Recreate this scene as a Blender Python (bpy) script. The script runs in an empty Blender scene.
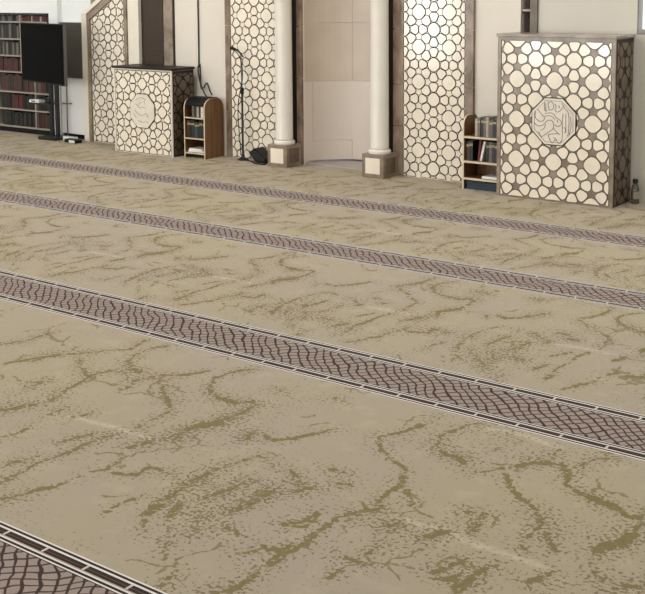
import bpy, bmesh, math, random
import numpy as np
from mathutils import Vector, Matrix
random.seed(7)
C = bpy.context.scene.collection
S = bpy.context.scene

# ------------------------------------------------------------------ helpers
def srgb(r, g, b):
    def c(v):
        v /= 255.0
        return v/12.92 if v <= .04045 else ((v+.055)/1.055)**2.4
    return (c(r), c(g), c(b), 1.0)

def mat(name, col, rough=.6, metal=0.0, spec=.5, var=0.0, scale=6.0, col2=None, stretch=(1, 1, 1), bump=0.0, emit=None, coat=0.0):
    m = bpy.data.materials.new(name); m.use_nodes = True
    nt = m.node_tree; b = nt.nodes['Principled BSDF']
    b.inputs['Roughness'].default_value = rough
    b.inputs['Metallic'].default_value = metal
    b.inputs['Specular IOR Level'].default_value = spec
    b.inputs['Coat Weight'].default_value = coat
    b.inputs['Coat Roughness'].default_value = .06
    tc = nt.nodes.new('ShaderNodeTexCoord'); mp = nt.nodes.new('ShaderNodeMapping')
    mp.inputs['Scale'].default_value = stretch
    nz = nt.nodes.new('ShaderNodeTexNoise'); nz.inputs['Scale'].default_value = scale; nz.inputs['Detail'].default_value = 6
    nt.links.new(tc.outputs['Object'], mp.inputs[0]); nt.links.new(mp.outputs[0], nz.inputs['Vector'])
    mx = nt.nodes.new('ShaderNodeMix'); mx.data_type = 'RGBA'
    c2 = col2 if col2 else tuple(x*(1-var) for x in col[:3]) + (1,)
    mx.inputs['A'].default_value = col; mx.inputs['B'].default_value = c2
    rp = nt.nodes.new('ShaderNodeMapRange'); rp.inputs['From Min'].default_value = .35; rp.inputs['From Max'].default_value = .65
    nt.links.new(nz.outputs['Fac'], rp.inputs['Value']); nt.links.new(rp.outputs[0], mx.inputs['Factor'])
    nt.links.new(mx.outputs['Result'], b.inputs['Base Color'])
    if bump:
        bp = nt.nodes.new('ShaderNodeBump'); bp.inputs['Strength'].default_value = bump; bp.inputs['Distance'].default_value = .004
        nt.links.new(nz.outputs['Fac'], bp.inputs['Height']); nt.links.new(bp.outputs[0], b.inputs['Normal'])
    if emit:
        b.inputs['Emission Color'].default_value = emit[0]; b.inputs['Emission Strength'].default_value = emit[1]
    return m

def obj(name, bm, m, parent=None, loc=None, smooth=False):
    me = bpy.data.meshes.new(name); bm.normal_update(); bm.to_mesh(me); bm.free()
    for k in (m if isinstance(m, (list, tuple)) else [m]): me.materials.append(k)
    if smooth:
        for p in me.polygons: p.use_smooth = True
    o = bpy.data.objects.new(name, me); C.objects.link(o)
    if parent is not None:
        o.parent = parent
    if loc is not None: o.location = loc
    return o

def tag(o, label, cat, group=None):
    o['label'] = label; o['category'] = cat
    if group: o['group'] = group
    return o
def thing(name, label, cat, loc=(0, 0, 0), rotz=0.0, group=None):
    o = bpy.data.objects.new(name, None); C.objects.link(o); o.empty_display_size = .1
    o.location = loc; o.rotation_euler = (0, 0, rotz)
    return tag(o, label, cat, group)
def struct(name, bm, m, parent=None):
    o = obj(name, bm, m, parent)
    if parent is None: o['kind'] = 'structure'
    return o

def box(bm, x0, x1, y0, y1, z0, z1, bev=0.0, mi=0):
    vs = [bm.verts.new(p) for p in ((x0,y0,z0),(x1,y0,z0),(x1,y1,z0),(x0,y1,z0),(x0,y0,z1),(x1,y0,z1),(x1,y1,z1),(x0,y1,z1))]
    fs = [bm.faces.new([vs[i] for i in q]) for q in ((0,3,2,1),(4,5,6,7),(0,1,5,4),(1,2,6,5),(2,3,7,6),(3,0,4,7))]
    for f in fs: f.material_index = mi
    if bev > 0:
        es = list({e for f in fs for e in f.edges})
        bmesh.ops.bevel(bm, geom=es, offset=bev, segments=2, affect='EDGES', profile=.6)
    return bm
def B(*a, **k): return box(bmesh.new(), *a, **k)

def lathe(bm, prof, cx=0, cy=0, n=32):
    rings = []
    for r, z in prof:
        rings.append([bm.verts.new((cx+r*math.cos(2*math.pi*i/n), cy+r*math.sin(2*math.pi*i/n), z)) for i in range(n)])
    for a, b in zip(rings, rings[1:]):
        for i in range(n):
            bm.faces.new((a[i], a[(i+1) % n], b[(i+1) % n], b[i]))
    bm.faces.new(list(reversed(rings[0]))); bm.faces.new(rings[-1])
    return bm

def tube(bm, pts, r, n=8, mi=0):
    pts = [Vector(p) for p in pts]; rings = []
    for i, p in enumerate(pts):
        d = (pts[min(i+1, len(pts)-1)] - pts[max(i-1, 0)]).normalized()
        up = Vector((0, 0, 1)) if abs(d.z) < .9 else Vector((1, 0, 0))
        a = d.cross(up).normalized(); b = d.cross(a).normalized()
        rings.append([bm.verts.new(p + a*r*math.cos(2*math.pi*k/n) + b*r*math.sin(2*math.pi*k/n)) for k in range(n)])
    for a, b in zip(rings, rings[1:]):
        for k in range(n):
            f = bm.faces.new((a[k], a[(k+1) % n], b[(k+1) % n], b[k])); f.material_index = mi
    bm.faces.new(list(reversed(rings[0]))).material_index = mi; bm.faces.new(rings[-1]).material_index = mi
    return bm

def smooth_path(pts, n=6):
    out = []; P = [Vector(p) for p in pts]
    for i in range(len(P)-1):
        p0 = P[max(i-1, 0)]; p1 = P[i]; p2 = P[i+1]; p3 = P[min(i+2, len(P)-1)]
        for k in range(n):
            t = k/n
            out.append(.5*((2*p1)+(-p0+p2)*t+(2*p0-5*p1+4*p2-p3)*t*t+(-p0+3*p1-3*p2+p3)*t**3))
    out.append(P[-1]); return out

def prism(bm, poly, y0, y1, mi=0):
    """polygon in (x,z), front at y0 (towards -Y), back at y1"""
    a = [bm.verts.new((x, y0, z)) for x, z in poly]; b = [bm.verts.new((x, y1, z)) for x, z in poly]
    n = len(poly)
    fs = [bm.faces.new(a), bm.faces.new(list(reversed(b)))]
    for i in range(n):
        fs.append(bm.faces.new((a[i], b[i], b[(i+1) % n], a[(i+1) % n])))
    for f in fs: f.material_index = mi
    return bm

# ------------------------------------------------------------------ girih tile pattern (power diagram of one square cell)
def clip_half(poly, nx, ny, c):            # keep nx*x+ny*y <= c
    out = []
    for i in range(len(poly)):
        p = poly[i]; q = poly[(i+1) % len(poly)]
        dp = nx*p[0]+ny*p[1]-c; dq = nx*q[0]+ny*q[1]-c
        if dp <= 0: out.append(p)
        if (dp < 0 < dq) or (dq < 0 < dp):
            t = dp/(dp-dq); out.append((p[0]+(q[0]-p[0])*t, p[1]+(q[1]-p[1])*t))
    return out
CELL = [(0, 0, .215, 'big'), (.5, .5, .205, 'mid')]
CELL += [(sx*.255 % 1, sy*.255 % 1, .150, 'diag') for sx in (1, -1) for sy in (1, -1)]
CELL += [(.5, .14, .145, 'edge'), (.5, .86, .145, 'edge'), (.14, .5, .145, 'edge'), (.86, .5, .145, 'edge')]
CELL += [(.315, 0, .045, 'star'), (.685, 0, .045, 'star'), (0, .315, .045, 'star'), (0, .685, .045, 'star')]
def power_cells(sites):
    alls = [(x+i, y+j, r) for i in range(-2, 3) for j in range(-2, 3) for x, y, r, k in sites]
    out = []
    for x, y, r, k in sites:
        poly = [(x-.4, y-.4), (x+.4, y-.4), (x+.4, y+.4), (x-.4, y+.4)]
        for X, Y, R in alls:
            d2 = (X-x)**2+(Y-y)**2
            if d2 < 1e-9 or d2 > 1: continue
            d = math.sqrt(d2); nx, ny = (X-x)/d, (Y-y)/d
            poly = clip_half(poly, nx, ny, nx*x+ny*y+(d2+r*r-R*R)/(2*d))
        out.append((k, x, y, poly))
    return out
SHAPES_STAR = power_cells(CELL)
SHAPES_SOFT = power_cells([(x, y, .03 if k == 'star' else r, k) for x, y, r, k in CELL])
SHAPES_LINE = power_cells([(0, 0, .205, 'big'), (.5, .5, .19, 'mid')] + [(x, y, {'diag': .155, 'edge': .15}[k], k) for x, y, r, k in CELL if k in ('diag', 'edge')])
def inset(poly, g):
    n = len(poly)
    area = sum(poly[i][0]*poly[(i+1) % n][1]-poly[(i+1) % n][0]*poly[i][1] for i in range(n))
    if area < 0: poly = poly[::-1]
    res = list(poly)
    for i in range(n):
        p, q = poly[i], poly[(i+1) % n]; L = math.hypot(q[0]-p[0], q[1]-p[1])
        if L < 1e-7: continue
        nx, ny = (q[1]-p[1])/L, -(q[0]-p[0])/L
        res = clip_half(res, nx, ny, nx*p[0]+ny*p[1]-g)
        if len(res) < 3: return []
    return res
def chaikin(poly, it, w=.25):
    for _ in range(it):
        out = []
        for i in range(len(poly)):
            p = poly[i]; q = poly[(i+1) % len(poly)]
            out += [(p[0]*(1-w)+q[0]*w, p[1]*(1-w)+q[1]*w), (p[0]*w+q[0]*(1-w), p[1]*w+q[1]*(1-w))]
        poly = out
    return poly
def dedupe(poly, e=1e-4):
    out = []
    for p in poly:
        if not out or math.hypot(p[0]-out[-1][0], p[1]-out[-1][1]) > e: out.append(p)
    if len(out) > 2 and math.hypot(out[0][0]-out[-1][0], out[0][1]-out[-1][1]) < e: out.pop()
    return out
def tiles(bound, cell, ox, oz, gap, rounding, stars, hole=None, skip_big=None):
    """list of tile outlines (x,z) inside convex polygon `bound`"""
    xs = [p[0] for p in bound]; zs = [p[1] for p in bound]
    n = len(bound); area = sum(bound[i][0]*bound[(i+1) % n][1]-bound[(i+1) % n][0]*bound[i][1] for i in range(n))
    bd = bound if area > 0 else bound[::-1]
    out = []
    for i in range(int((min(xs)-ox)/cell)-2, int((max(xs)-ox)/cell)+3):
        for j in range(int((min(zs)-oz)/cell)-2, int((max(zs)-oz)/cell)+3):
            for k, sx, sy, poly in {0: SHAPES_STAR, 1: SHAPES_LINE, 2: SHAPES_SOFT}[int(stars)]:
                if k == 'star': continue
                P = [(ox+(i+px)*cell, oz+(j+py)*cell) for px, py in poly]
                cxx = ox+(i+sx)*cell; czz = oz+(j+sy)*cell
                if hole:
                    hx, hz, hr = hole
                    d = math.hypot(cxx-hx, czz-hz)
                    if d < hr*.62: continue
                    if d < hr+cell*.45:                       # cut off the part that meets the medallion
                        nx, nz = (hx-cxx)/d, (hz-czz)/d
                        P = clip_half(P, nx, nz, nx*hx+nz*hz-hr)
                for q in range(n):
                    a, b = bd[q], bd[(q+1) % n]; L = math.hypot(b[0]-a[0], b[1]-a[1])
                    nx, nz = (b[1]-a[1])/L, -(b[0]-a[0])/L
                    P = clip_half(P, nx, nz, nx*a[0]+nz*a[1])
                    if len(P) < 3: break
                if len(P) < 3: continue
                P = dedupe(P)
                if len(P) < 3: continue
                P = inset(P, gap)
                if len(P) < 3: continue
                if rounding == 1: P = chaikin(P, 2, .22) if k in ('mid', 'big') else chaikin(chaikin(P, 1, .16), 1, .2)
                elif rounding: P = chaikin(P, 3, .25) if k == 'big' else chaikin(chaikin(P, 1, .2), 1, .25)
                P = dedupe(P, 6e-4)
                if len(P) >= 3: out.append(P)
    return out
def tile_mesh(polys, y_front, y_back, outline=0.0):
    bm = bmesh.new()
    for P in polys:
        prism(bm, P, y_front, y_back, 0)
        if outline > 0:
            cx = sum(p[0] for p in P)/len(P); cz = sum(p[1] for p in P)/len(P)
            Q = []
            for p in P:
                d = math.hypot(p[0]-cx, p[1]-cz)+1e-9
                Q.append((p[0]+(p[0]-cx)/d*outline, p[1]+(p[1]-cz)/d*outline))
            prism(bm, Q, y_front+.0022, y_back, 1)
    return bm

# ------------------------------------------------------------------ materials
M = {}
M['wall'] = mat('cream plaster', srgb(222, 212, 197), .55, var=.05, scale=2.5)
M['white'] = mat('white plaster', srgb(232, 232, 228), .6, var=.03, scale=3)
M['greywall'] = mat('warm grey plaster', srgb(204, 196, 182), .55, var=.06, scale=2)
M['hall'] = mat('white hall plaster', srgb(222, 222, 220), .6, var=.04)
M['ceil'] = mat('ceiling plaster', srgb(222, 222, 220), .7, var=.03)
M['tile'] = mat('polished cream stone', srgb(238, 226, 206), .12, spec=.5, var=.07, scale=9)
M['inlay'] = mat('dark brown inlay', srgb(38, 29, 22), .5, spec=.3, var=.2, scale=20)
M['taupe'] = mat('taupe marble', srgb(158, 143, 126), .25, col2=srgb(122, 106, 90), scale=7, spec=.5)
M['brownstone_shade'] = mat('brown stone with side shade', srgb(104, 88, 69), .35, col2=srgb(82, 68, 53), scale=8)  # brown stone darkened to carry the shade of the lectern sides
M['marble'] = mat('brown veined marble', srgb(150, 130, 112), .25, col2=srgb(104, 86, 70), scale=9, stretch=(1, 1, .5))
M['plinth'] = mat('taupe stone of the plinth', srgb(142, 126, 108), .35, col2=srgb(118, 102, 86), scale=12)
M['column'] = mat('pale column stone', srgb(228, 220, 206), .28, var=.06, scale=5)
M['niche'] = mat('honed beige niche stone', srgb(206, 190, 172), .4, col2=srgb(192, 176, 158), scale=2.2)
M['niche_low'] = mat('pale honed niche stone', srgb(218, 204, 190), .4, var=.06, scale=2.2)
M['carved'] = mat('carved pale stone', srgb(224, 213, 196), .45, var=.08, scale=14, bump=.2)
M['groove'] = mat('grey carved stroke', srgb(128, 118, 104), .5, var=.1)
M['frame'] = mat('pale cream moulding', srgb(232, 222, 204), .4, var=.06, scale=6)
M['darkdoor'] = mat('dark brown door leaf', srgb(58, 42, 27), .5, var=.2, scale=5, stretch=(6, 6, .6))
M['wood'] = mat('brown wood board', srgb(122, 86, 52), .45, col2=srgb(98, 66, 38), scale=5, stretch=(5, 5, .5))
M['woodedge'] = mat('pale board edge', srgb(214, 196, 166), .5, var=.1, scale=12)
M['black'] = mat('black plastic', srgb(14, 13, 13), .5, spec=.25, var=.2)
M['screen'] = mat('black glass screen', srgb(5, 5, 6), .3, spec=.02, var=.1)
M['metalblk'] = mat('black painted metal', srgb(24, 23, 22), .35, var=.2)
M['grey'] = mat('grey metal edge', srgb(120, 116, 112), .35, metal=.6, var=.1)
M['whiteplastic'] = mat('white plastic', srgb(232, 230, 226), .35, var=.04)
M['shelfwhite'] = mat('pale shelf edge', srgb(158, 148, 136), .5, var=.06)
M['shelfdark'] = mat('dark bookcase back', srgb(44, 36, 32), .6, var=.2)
M['wall_shade'] = mat('grey wall shade', srgb(92, 88, 78), .3, var=.1)  # dark tone standing in for shade on the white wall
M['paper'] = mat('white paper', srgb(236, 232, 222), .7, var=.04)
M['blue'] = mat('dark blue cardboard', srgb(22, 44, 62), .5, var=.15)
M['chrome'] = mat('brushed steel', srgb(180, 176, 170), .3, metal=.9, var=.1)
M['threshold'] = mat('grey threshold stone', srgb(168, 160, 156), .4, var=.08, scale=10)
def glassmat():
    m = bpy.data.materials.new('clear bottle glass'); m.use_nodes = True
    b = m.node_tree.nodes['Principled BSDF']; b.inputs['Transmission Weight'].default_value = .85
    b.inputs['Roughness'].default_value = .05; b.inputs['Base Color'].default_value = srgb(150, 140, 120)
    return m
M['glass'] = glassmat()
M['pane'] = mat('daylit window pane', srgb(230, 240, 245), .1, emit=((.93, .97, 1, 1), 1.6))
M['paneback'] = mat('bright daylit window pane', srgb(240, 242, 245), .1, emit=((.95, .98, 1, 1), 8.0))

# ------------------------------------------------------------------ camera
CX, CY, F, H = 322.5, 110.0, 1111.95, 1.7
Xc = Vector((.80613276, .05930172, -.58875571)); Yc = Vector((.59170331, -.0910357, .80099919)); Zc = Vector((-.00609716, -.99408038, -.10847588))
# rows: world axes written in (right, down, forward) camera coordinates
right = Vector((Xc[0], Yc[0], Zc[0])); down = Vector((Xc[1], Yc[1], Zc[1])); fwd = Vector((Xc[2], Yc[2], Zc[2]))
cam = bpy.data.cameras.new('camera'); co = bpy.data.objects.new('camera', cam); C.objects.link(co)
rot = Matrix((right, -down, -fwd)).transposed()
co.matrix_world = Matrix.Translation((0, 0, H)) @ rot.to_4x4()
cam.sensor_width = 36; cam.sensor_fit = 'HORIZONTAL'; cam.lens = F/645*36
cam.shift_x = 0.0; cam.shift_y = -(297-CY)/645
cam.clip_end = 100
S.camera = co

# ------------------------------------------------------------------ carpet (the floor)
def on_floor(px, py):                      # where the carpet's woven veins lie, in metres
    d = right*(px-CX)+down*(py-CY)+fwd*F
    t = -H/d.z
    return (d.x*t, d.y*t)
def veins(x0, y0, s, lines):
    out = []
    for w, pts in lines:
        out.append((w*.66+.0010, [on_floor(x0+a/s, y0+b/s) for a, b in pts]))
    return out
V = []
V += veins(400, 400, 2.633, [
 (.008, [(210,62),(180,65),(150,78),(115,88),(100,108),(102,130),(120,145)]), (.017, [(120,145),(150,152),(172,168)]),
 (.008, [(180,192),(230,188),(270,180),(310,175)]), (.018, [(310,175),(350,165),(390,165)]), (.008, [(390,165),(430,172),(460,180)]),
 (.008, [(420,130),(400,155)]), (.009, [(560,155),(520,155),(490,165),(450,185),(440,210)]),
 (.008, [(275,190),(285,215),(300,240)]), (.007, [(100,40),(60,65)]), (.018, [(60,65),(20,80),(-10,88)])])
V += veins(465, 474, 3.583, [
 (.009, [(350,-40),(366,0),(368,40),(400,62)]), (.017, [(400,62),(450,85)]), (.027, [(450,85),(500,105),(545,125)]), (.014, [(545,125),(590,155),(630,150)]),
 (.012, [(645,120),(630,150),(625,185),(600,215)]), (.03, [(600,215),(560,250),(515,252),(480,272)]), (.011, [(480,272),(450,310),(455,340),(480,375)]),
 (.010, [(130,-20),(145,5),(165,45)]), (.013, [(165,45),(200,90),(240,115),(265,145)]), (.009, [(265,145),(275,180),(240,210),(210,240),(200,270),(235,290)]),
 (.012, [(-40,400),(0,390),(50,350),(120,320)]), (.018, [(230,385),(270,375)]), (.009, [(270,375),(320,345)]), (.009, [(290,215),(300,245),(320,275)]),
 (.010, [(520,430),(560,405),(645,400)]), (.008, [(20,190),(60,160),(70,140)])])
V += veins(200, 420, 2.932, [
 (.014, [(190,45),(215,60),(280,52),(340,40),(400,25)]), (.009, [(150,40),(130,65)]),
 (.010, [(520,50),(530,85),(560,115),(600,140),(600,180)]), (.011, [(600,180),(560,205),(530,235),(520,250)]), (.008, [(520,50),(570,40),(640,25)]),
 (.008, [(600,190),(615,240)]), (.011, [(90,265),(150,245),(215,210)]), (.009, [(20,225),(80,205),(140,180)]),
 (.012, [(320,345),(350,325),(400,290),(440,275),(510,262)]), (.014, [(250,305),(300,300),(350,270)]), (.008, [(270,150),(290,180),(310,205)]), (.014, [(280,210),(320,200)]),
 (.006, [(190,110),(215,130)]), (.006, [(30,155),(90,130),(180,105)]), (.012, [(385,145),(420,155)]), (.012, [(405,185),(430,190)])])
V += veins(100, 474, 2.932, [
 (.014, [(330,352),(400,335),(440,305),(500,265),(530,240),(560,225),(600,205),(645,165)]), (.011, [(420,235),(480,215)]), (.016, [(480,215),(530,225),(550,210)]),
 (.012, [(545,150),(600,155),(640,120)]), (.010, [(310,70),(370,50),(435,18)]), (.008, [(270,170),(285,150),(300,120)]),
 (.009, [(195,135),(230,85)]), (.005, [(205,150),(195,200),(185,255)]), (.008, [(130,120),(160,90),(220,55),(300,15)]), (.006, [(125,180),(130,130)]),
 (.007, [(180,330),(230,285)]), (.009, [(370,155),(385,165),(405,178)])])
V += veins(300, 474, 3.583, [
 (.013, [(370,5),(365,35),(330,60),(290,85)]), (.011, [(375,45),(385,75),(400,110)]), (.010, [(285,120),(300,105)]), (.016, [(455,225),(520,205)]),
 (.012, [(470,355),(510,345),(550,325),(590,310)]), (.011, [(490,375),(540,375),(570,365)]), (.013, [(560,420),(600,390),(640,350)]),
 (.014, [(240,290),(290,260)]), (.009, [(150,295),(240,325)]), (.011, [(310,190),(350,178)]), (.011, [(105,372),(140,345)]), (.010, [(585,130),(625,145)]), (.010, [(615,220),(620,185),(645,180)])])
V += veins(0, 400, 2.932, [
 (.010, [(-8,245),(60,215),(120,180),(200,155),(260,125),(340,100)]), (.010, [(-8,292),(60,280),(110,262)]), (.016, [(110,262),(160,255)]), (.010, [(160,255),(230,225)]),
 (.008, [(265,210),(310,205),(340,185)]), (.014, [(330,215),(400,220),(440,195)]), (.009, [(440,195),(490,215)]), (.018, [(380,140),(420,130),(440,120)]),
 (.010, [(520,110),(540,90),(575,80)]), (.021, [(575,80),(645,70)]), (.008, [(20,190),(110,165)]), (.010, [(170,125),(270,100)]), (.010, [(205,52),(260,42)]),
 (.008, [(0,30),(60,25),(110,12)]), (.009, [(0,110),(60,95),(90,75)]), (.008, [(130,50),(185,28)]), (.008, [(310,330),(360,300),(410,285)]),
 (.009, [(430,340),(470,310),(520,265),(560,240),(620,210)]), (.009, [(495,345),(525,300)]), (.008, [(400,80),(450,55),(495,35),(500,10)])])
V += veins(0, 300, 2.932, [
 (.018, [(20,185),(80,175),(180,160)]), (.010, [(180,160),(250,155),(320,148),(380,145),(430,118)]),
 (.011, [(235,175),(240,200),(260,225)]), (.009, [(260,225),(240,240),(190,265),(150,295)]), (.008, [(260,222),(320,208),(370,212)]),
 (.008, [(490,135),(440,142),(400,158),(375,180)]), (.015, [(385,200),(410,212)]), (.008, [(375,180),(385,200)]),
 (.008, [(370,260),(400,235),(480,220)]), (.014, [(480,220),(540,220),(610,208)]), (.010, [(480,235),(475,265),(490,290),(500,315)]),
 (.008, [(630,225),(612,260),(640,285)]), (.008, [(0,130),(80,118),(150,95)]), (.008, [(5,325),(60,310),(110,305)]), (.009, [(95,250),(130,240)])])
V += veins(200, 340, 2.932, [
 (.009, [(165,85),(130,88),(80,98),(45,115),(30,150)]), (.012, [(30,150),(60,170)]), (.024, [(60,170),(105,185)]), (.010, [(105,185),(150,180),(160,190),(120,215),(70,235)]),
 (.022, [(60,238),(0,250),(-40,262)]), (.007, [(225,140),(240,150)]), (.008, [(400,170),(430,180)])])
LIGHT = veins(465, 474, 3.583, [(.012, [(0,240),(60,255),(120,280),(220,310),(300,345)])])
LIGHT += veins(0, 400, 2.932, [(.012, [(205,45),(270,65),(340,80),(437,112)])])
LIGHT += veins(300, 474, 3.583, [(.012, [(380,165),(440,190),(500,190),(600,245),(645,262)])])
LIGHT += veins(400, 400, 2.633, [(.016, [(230,75),(300,85),(420,125)])])

BANDS = [(1.70, 2.138), (3.785, 4.203), (5.606, 5.953), (6.99, 7.322)]      # the woven border bands
X0, X1, Y0, Y1 = -13.0, 4.0, -3.0, 8.62
segs = []; lsegs = []
def add_segs(src, dst, lo=None, hi=None, dx=0.0, mp=None):
    for w, pts in src:
        for a, b in zip(pts, pts[1:]):
            if lo is not None:
                m = (a[0]+b[0])/2
                if not (lo <= m < hi): continue
            A, Bb = (a[0]+dx, a[1]), (b[0]+dx, b[1])
            if mp: A, Bb = (A[0], mp(A[1])), (Bb[0], mp(Bb[1]))
            dst.append((w, A, Bb))
add_segs(V, segs); add_segs(LIGHT, lsegs)
def rowmap(b, t): return lambda y: t-(3.785-y)*(t-b)/(3.785-2.138)
for (b, t, xl, xr) in ((4.203, 5.606, -8.2, -1.0), (5.953, 6.99, -9.8, -1.8), (7.322, 8.50, -11.2, -2.4)):
    k = math.floor((xl+3.2)/1.1)
    while -3.2+k*1.1 < xr:
        add_segs(V, segs, -3.2, -2.1, k*1.1, rowmap(b, t)); add_segs(LIGHT, lsegs, -3.2, -2.1, k*1.1, rowmap(b, t)); k += 1

dX = .015
xs = np.concatenate([np.array([X0, X0+.9]), np.arange(-11.3, -.9, dX), np.array([0, 1.5, 3.0, X1])])
def lin(a, b, s):
    n = max(1, int(round((b-a)/s))); return list(np.linspace(a, b, n+1)[:-1])
ys = [Y0, -1.5, 0.0, 1.0] + lin(1.70, 2.138, .1) + lin(2.138, 3.785, .0125) + lin(3.785, 4.203, .1) + lin(4.203, 5.606, .016) + lin(5.606, 5.953, .1) + \
     lin(5.953, 6.99, .02) + lin(6.99, 7.322, .1) + lin(7.322, Y1, .025) + [Y1]
ys = np.array(ys)
nx, ny = len(xs), len(ys)
GX, GY = np.meshgrid(xs, ys)
def field(sg, cap):
    D = np.full((ny, nx), cap)
    for w, a, b in sg:
        i0 = np.searchsorted(xs, min(a[0], b[0])-cap); i1 = np.searchsorted(xs, max(a[0], b[0])+cap)
        j0 = np.searchsorted(ys, min(a[1], b[1])-cap); j1 = np.searchsorted(ys, max(a[1], b[1])+cap)
        if i1 <= i0 or j1 <= j0: continue
        x = GX[j0:j1, i0:i1]; y = GY[j0:j1, i0:i1]
        vx, vy = b[0]-a[0], b[1]-a[1]; L = vx*vx+vy*vy+1e-12
        t = np.clip(((x-a[0])*vx+(y-a[1])*vy)/L, 0, 1)
        d = np.hypot(x-a[0]-t*vx, y-a[1]-t*vy)-w
        D[j0:j1, i0:i1] = np.minimum(D[j0:j1, i0:i1], d)
    return D
VD = field(segs, .16); LD = field(lsegs, .16)
BT = np.full((ny, nx), -1.0)
for a, b in BANDS:
    for j in range(ny):
        if a-1e-6 <= ys[j] <= b+1e-6: BT[j, :] = (ys[j]-a)/(b-a)
me = bpy.data.meshes.new('floor')
co3 = np.zeros((ny*nx, 3), np.float32); co3[:, 0] = GX.ravel(); co3[:, 1] = GY.ravel()
nf = (nx-1)*(ny-1)
jj, ii = np.meshgrid(np.arange(ny-1), np.arange(nx-1), indexing='ij')
q = np.stack([jj*nx+ii, jj*nx+ii+1, (jj+1)*nx+ii+1, (jj+1)*nx+ii], -1).reshape(-1)
me.vertices.add(ny*nx); me.vertices.foreach_set('co', co3.ravel())
me.loops.add(nf*4); me.loops.foreach_set('vertex_index', q.astype(np.int32))
me.polygons.add(nf); me.polygons.foreach_set('loop_start', np.arange(0, nf*4, 4, dtype=np.int32))
ymid = (ys[:-1]+ys[1:])/2
isb = np.zeros(ny-1, np.int32)
for a, b in BANDS: isb[(ymid > a) & (ymid < b)] = 1
me.polygons.foreach_set('material_index', np.repeat(isb, nx-1).astype(np.int32))
me.update(calc_edges=True)
for nm, arr in (('vein', VD), ('pale', LD), ('band', BT)):
    at = me.attributes.new(nm, 'FLOAT', 'POINT'); at.data.foreach_set('value', arr.ravel().astype(np.float32))

class NT:
    def __init__(s, name):
        s.m = bpy.data.materials.new(name); s.m.use_nodes = True; s.t = s.m.node_tree; s.b = s.t.nodes['Principled BSDF']
    def n(s, typ, **kw):
        o = s.t.nodes.new(typ)
        for k, v in kw.items(): setattr(o, k, v)
        return o
    def link(s, a, b): s.t.links.new(a, b)
    def math(s, op, a, b=None, c=None, clamp=False):
        o = s.n('ShaderNodeMath', operation=op, use_clamp=clamp)
        for i, v in enumerate((a, b, c)):
            if v is None: continue
            if isinstance(v, (int, float)): o.inputs[i].default_value = v
            else: s.link(v, o.inputs[i])
        return o.outputs[0]
    def attr(s, name): return s.n('ShaderNodeAttribute', attribute_name=name).outputs['Fac']
    def noise(s, vec, scale, detail=2, rough=.5):
        o = s.n('ShaderNodeTexNoise'); o.inputs['Scale'].default_value = scale; o.inputs['Detail'].default_value = detail; o.inputs['Roughness'].default_value = rough
        s.link(vec, o.inputs['Vector']); return o.outputs['Fac']
    def step(s, v, a, b):
        o = s.n('ShaderNodeMapRange', interpolation_type='SMOOTHSTEP'); s.link(v, o.inputs['Value'])
        o.inputs['From Min'].default_value = a; o.inputs['From Max'].default_value = b
        return o.outputs[0]
    def mix(s, f, a, b):
        o = s.n('ShaderNodeMix', data_type='RGBA')
        for key, v in (('Factor', f), ('A', a), ('B', b)):
            if isinstance(v, (tuple, float, int)): o.inputs[key].default_value = v
            else: s.link(v, o.inputs[key])
        return o.outputs['Result']
    def vmap(s, vec, sc, loc=(0, 0, 0), rz=0):
        o = s.n('ShaderNodeMapping'); o.inputs['Scale'].default_value = sc; o.inputs['Location'].default_value = loc; o.inputs['Rotation'].default_value = (0, 0, rz)
        s.link(vec, o.inputs['Vector']); return o.outputs[0]

k = NT('veined taupe carpet'); tc = k.n('ShaderNodeTexCoord').outputs['Object']
vd = k.attr('vein'); ld = k.attr('pale')
n_edge = k.noise(tc, 38, 3, .65)
edge = k.math('ADD', vd, k.math('MULTIPLY', k.math('SUBTRACT', n_edge, .47), .06))
gate = k.noise(tc, 7, 2)
edge = k.math('ADD', edge, k.math('MULTIPLY', k.math('SUBTRACT', gate, .62), .022))
wv = k.n('ShaderNodeTexNoise'); wv.inputs['Scale'].default_value = 5; wv.inputs['Detail'].default_value = 4; k.link(tc, wv.inputs['Vector'])
wadd = k.n('ShaderNodeMixRGB', blend_type='LINEAR_LIGHT'); wadd.inputs[0].default_value = .10; k.link(tc, wadd.inputs[1]); k.link(wv.outputs['Color'], wadd.inputs[2])
vor = k.n('ShaderNodeTexVoronoi', feature='DISTANCE_TO_EDGE'); vor.inputs['Scale'].default_value = 3.6; k.link(wadd.outputs[0], vor.inputs['Vector'])
hair = k.math('ADD', vor.outputs['Distance'], k.math('MULTIPLY', k.math('SUBTRACT', n_edge, .5), .10))
hair = k.math('ADD', hair, k.step(k.noise(k.vmap(tc, (1, 1, 1), (5, 2, 0)), 3.5, 3), .57, .47))
m_hair = k.step(hair, .022, .012)
m_vein = k.math('MAXIMUM', k.step(edge, .002, -.002), k.math('MULTIPLY', m_hair, .8))
near = k.math('SUBTRACT', 1.0, k.step(vd, 0, .10))
lowd = k.noise(tc, 2.3, 2)
dens = k.math('ADD', k.math('MULTIPLY', near, .10), k.math('MULTIPLY', k.math('SUBTRACT', lowd, .5), .34))
sp = k.noise(tc, 74, 3, .6)
spk = k.math('ADD', sp, dens)
m_sp = k.step(spk, .640, .656)
base_n = k.noise(tc, 1.1, 2)
base = k.mix(k.step(base_n, .35, .65), srgb(168, 155, 138), srgb(170, 158, 133))
base = k.mix(k.math('MULTIPLY', k.noise(tc, 160, 1), .22), base, srgb(146, 132, 110))
base = k.mix(k.math('MULTIPLY', k.step(k.noise(k.vmap(tc, (1, 1, 1), (3, 1, 0)), 9, 4, .6), .52, .68), .22), base, srgb(188, 174, 146))
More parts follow.
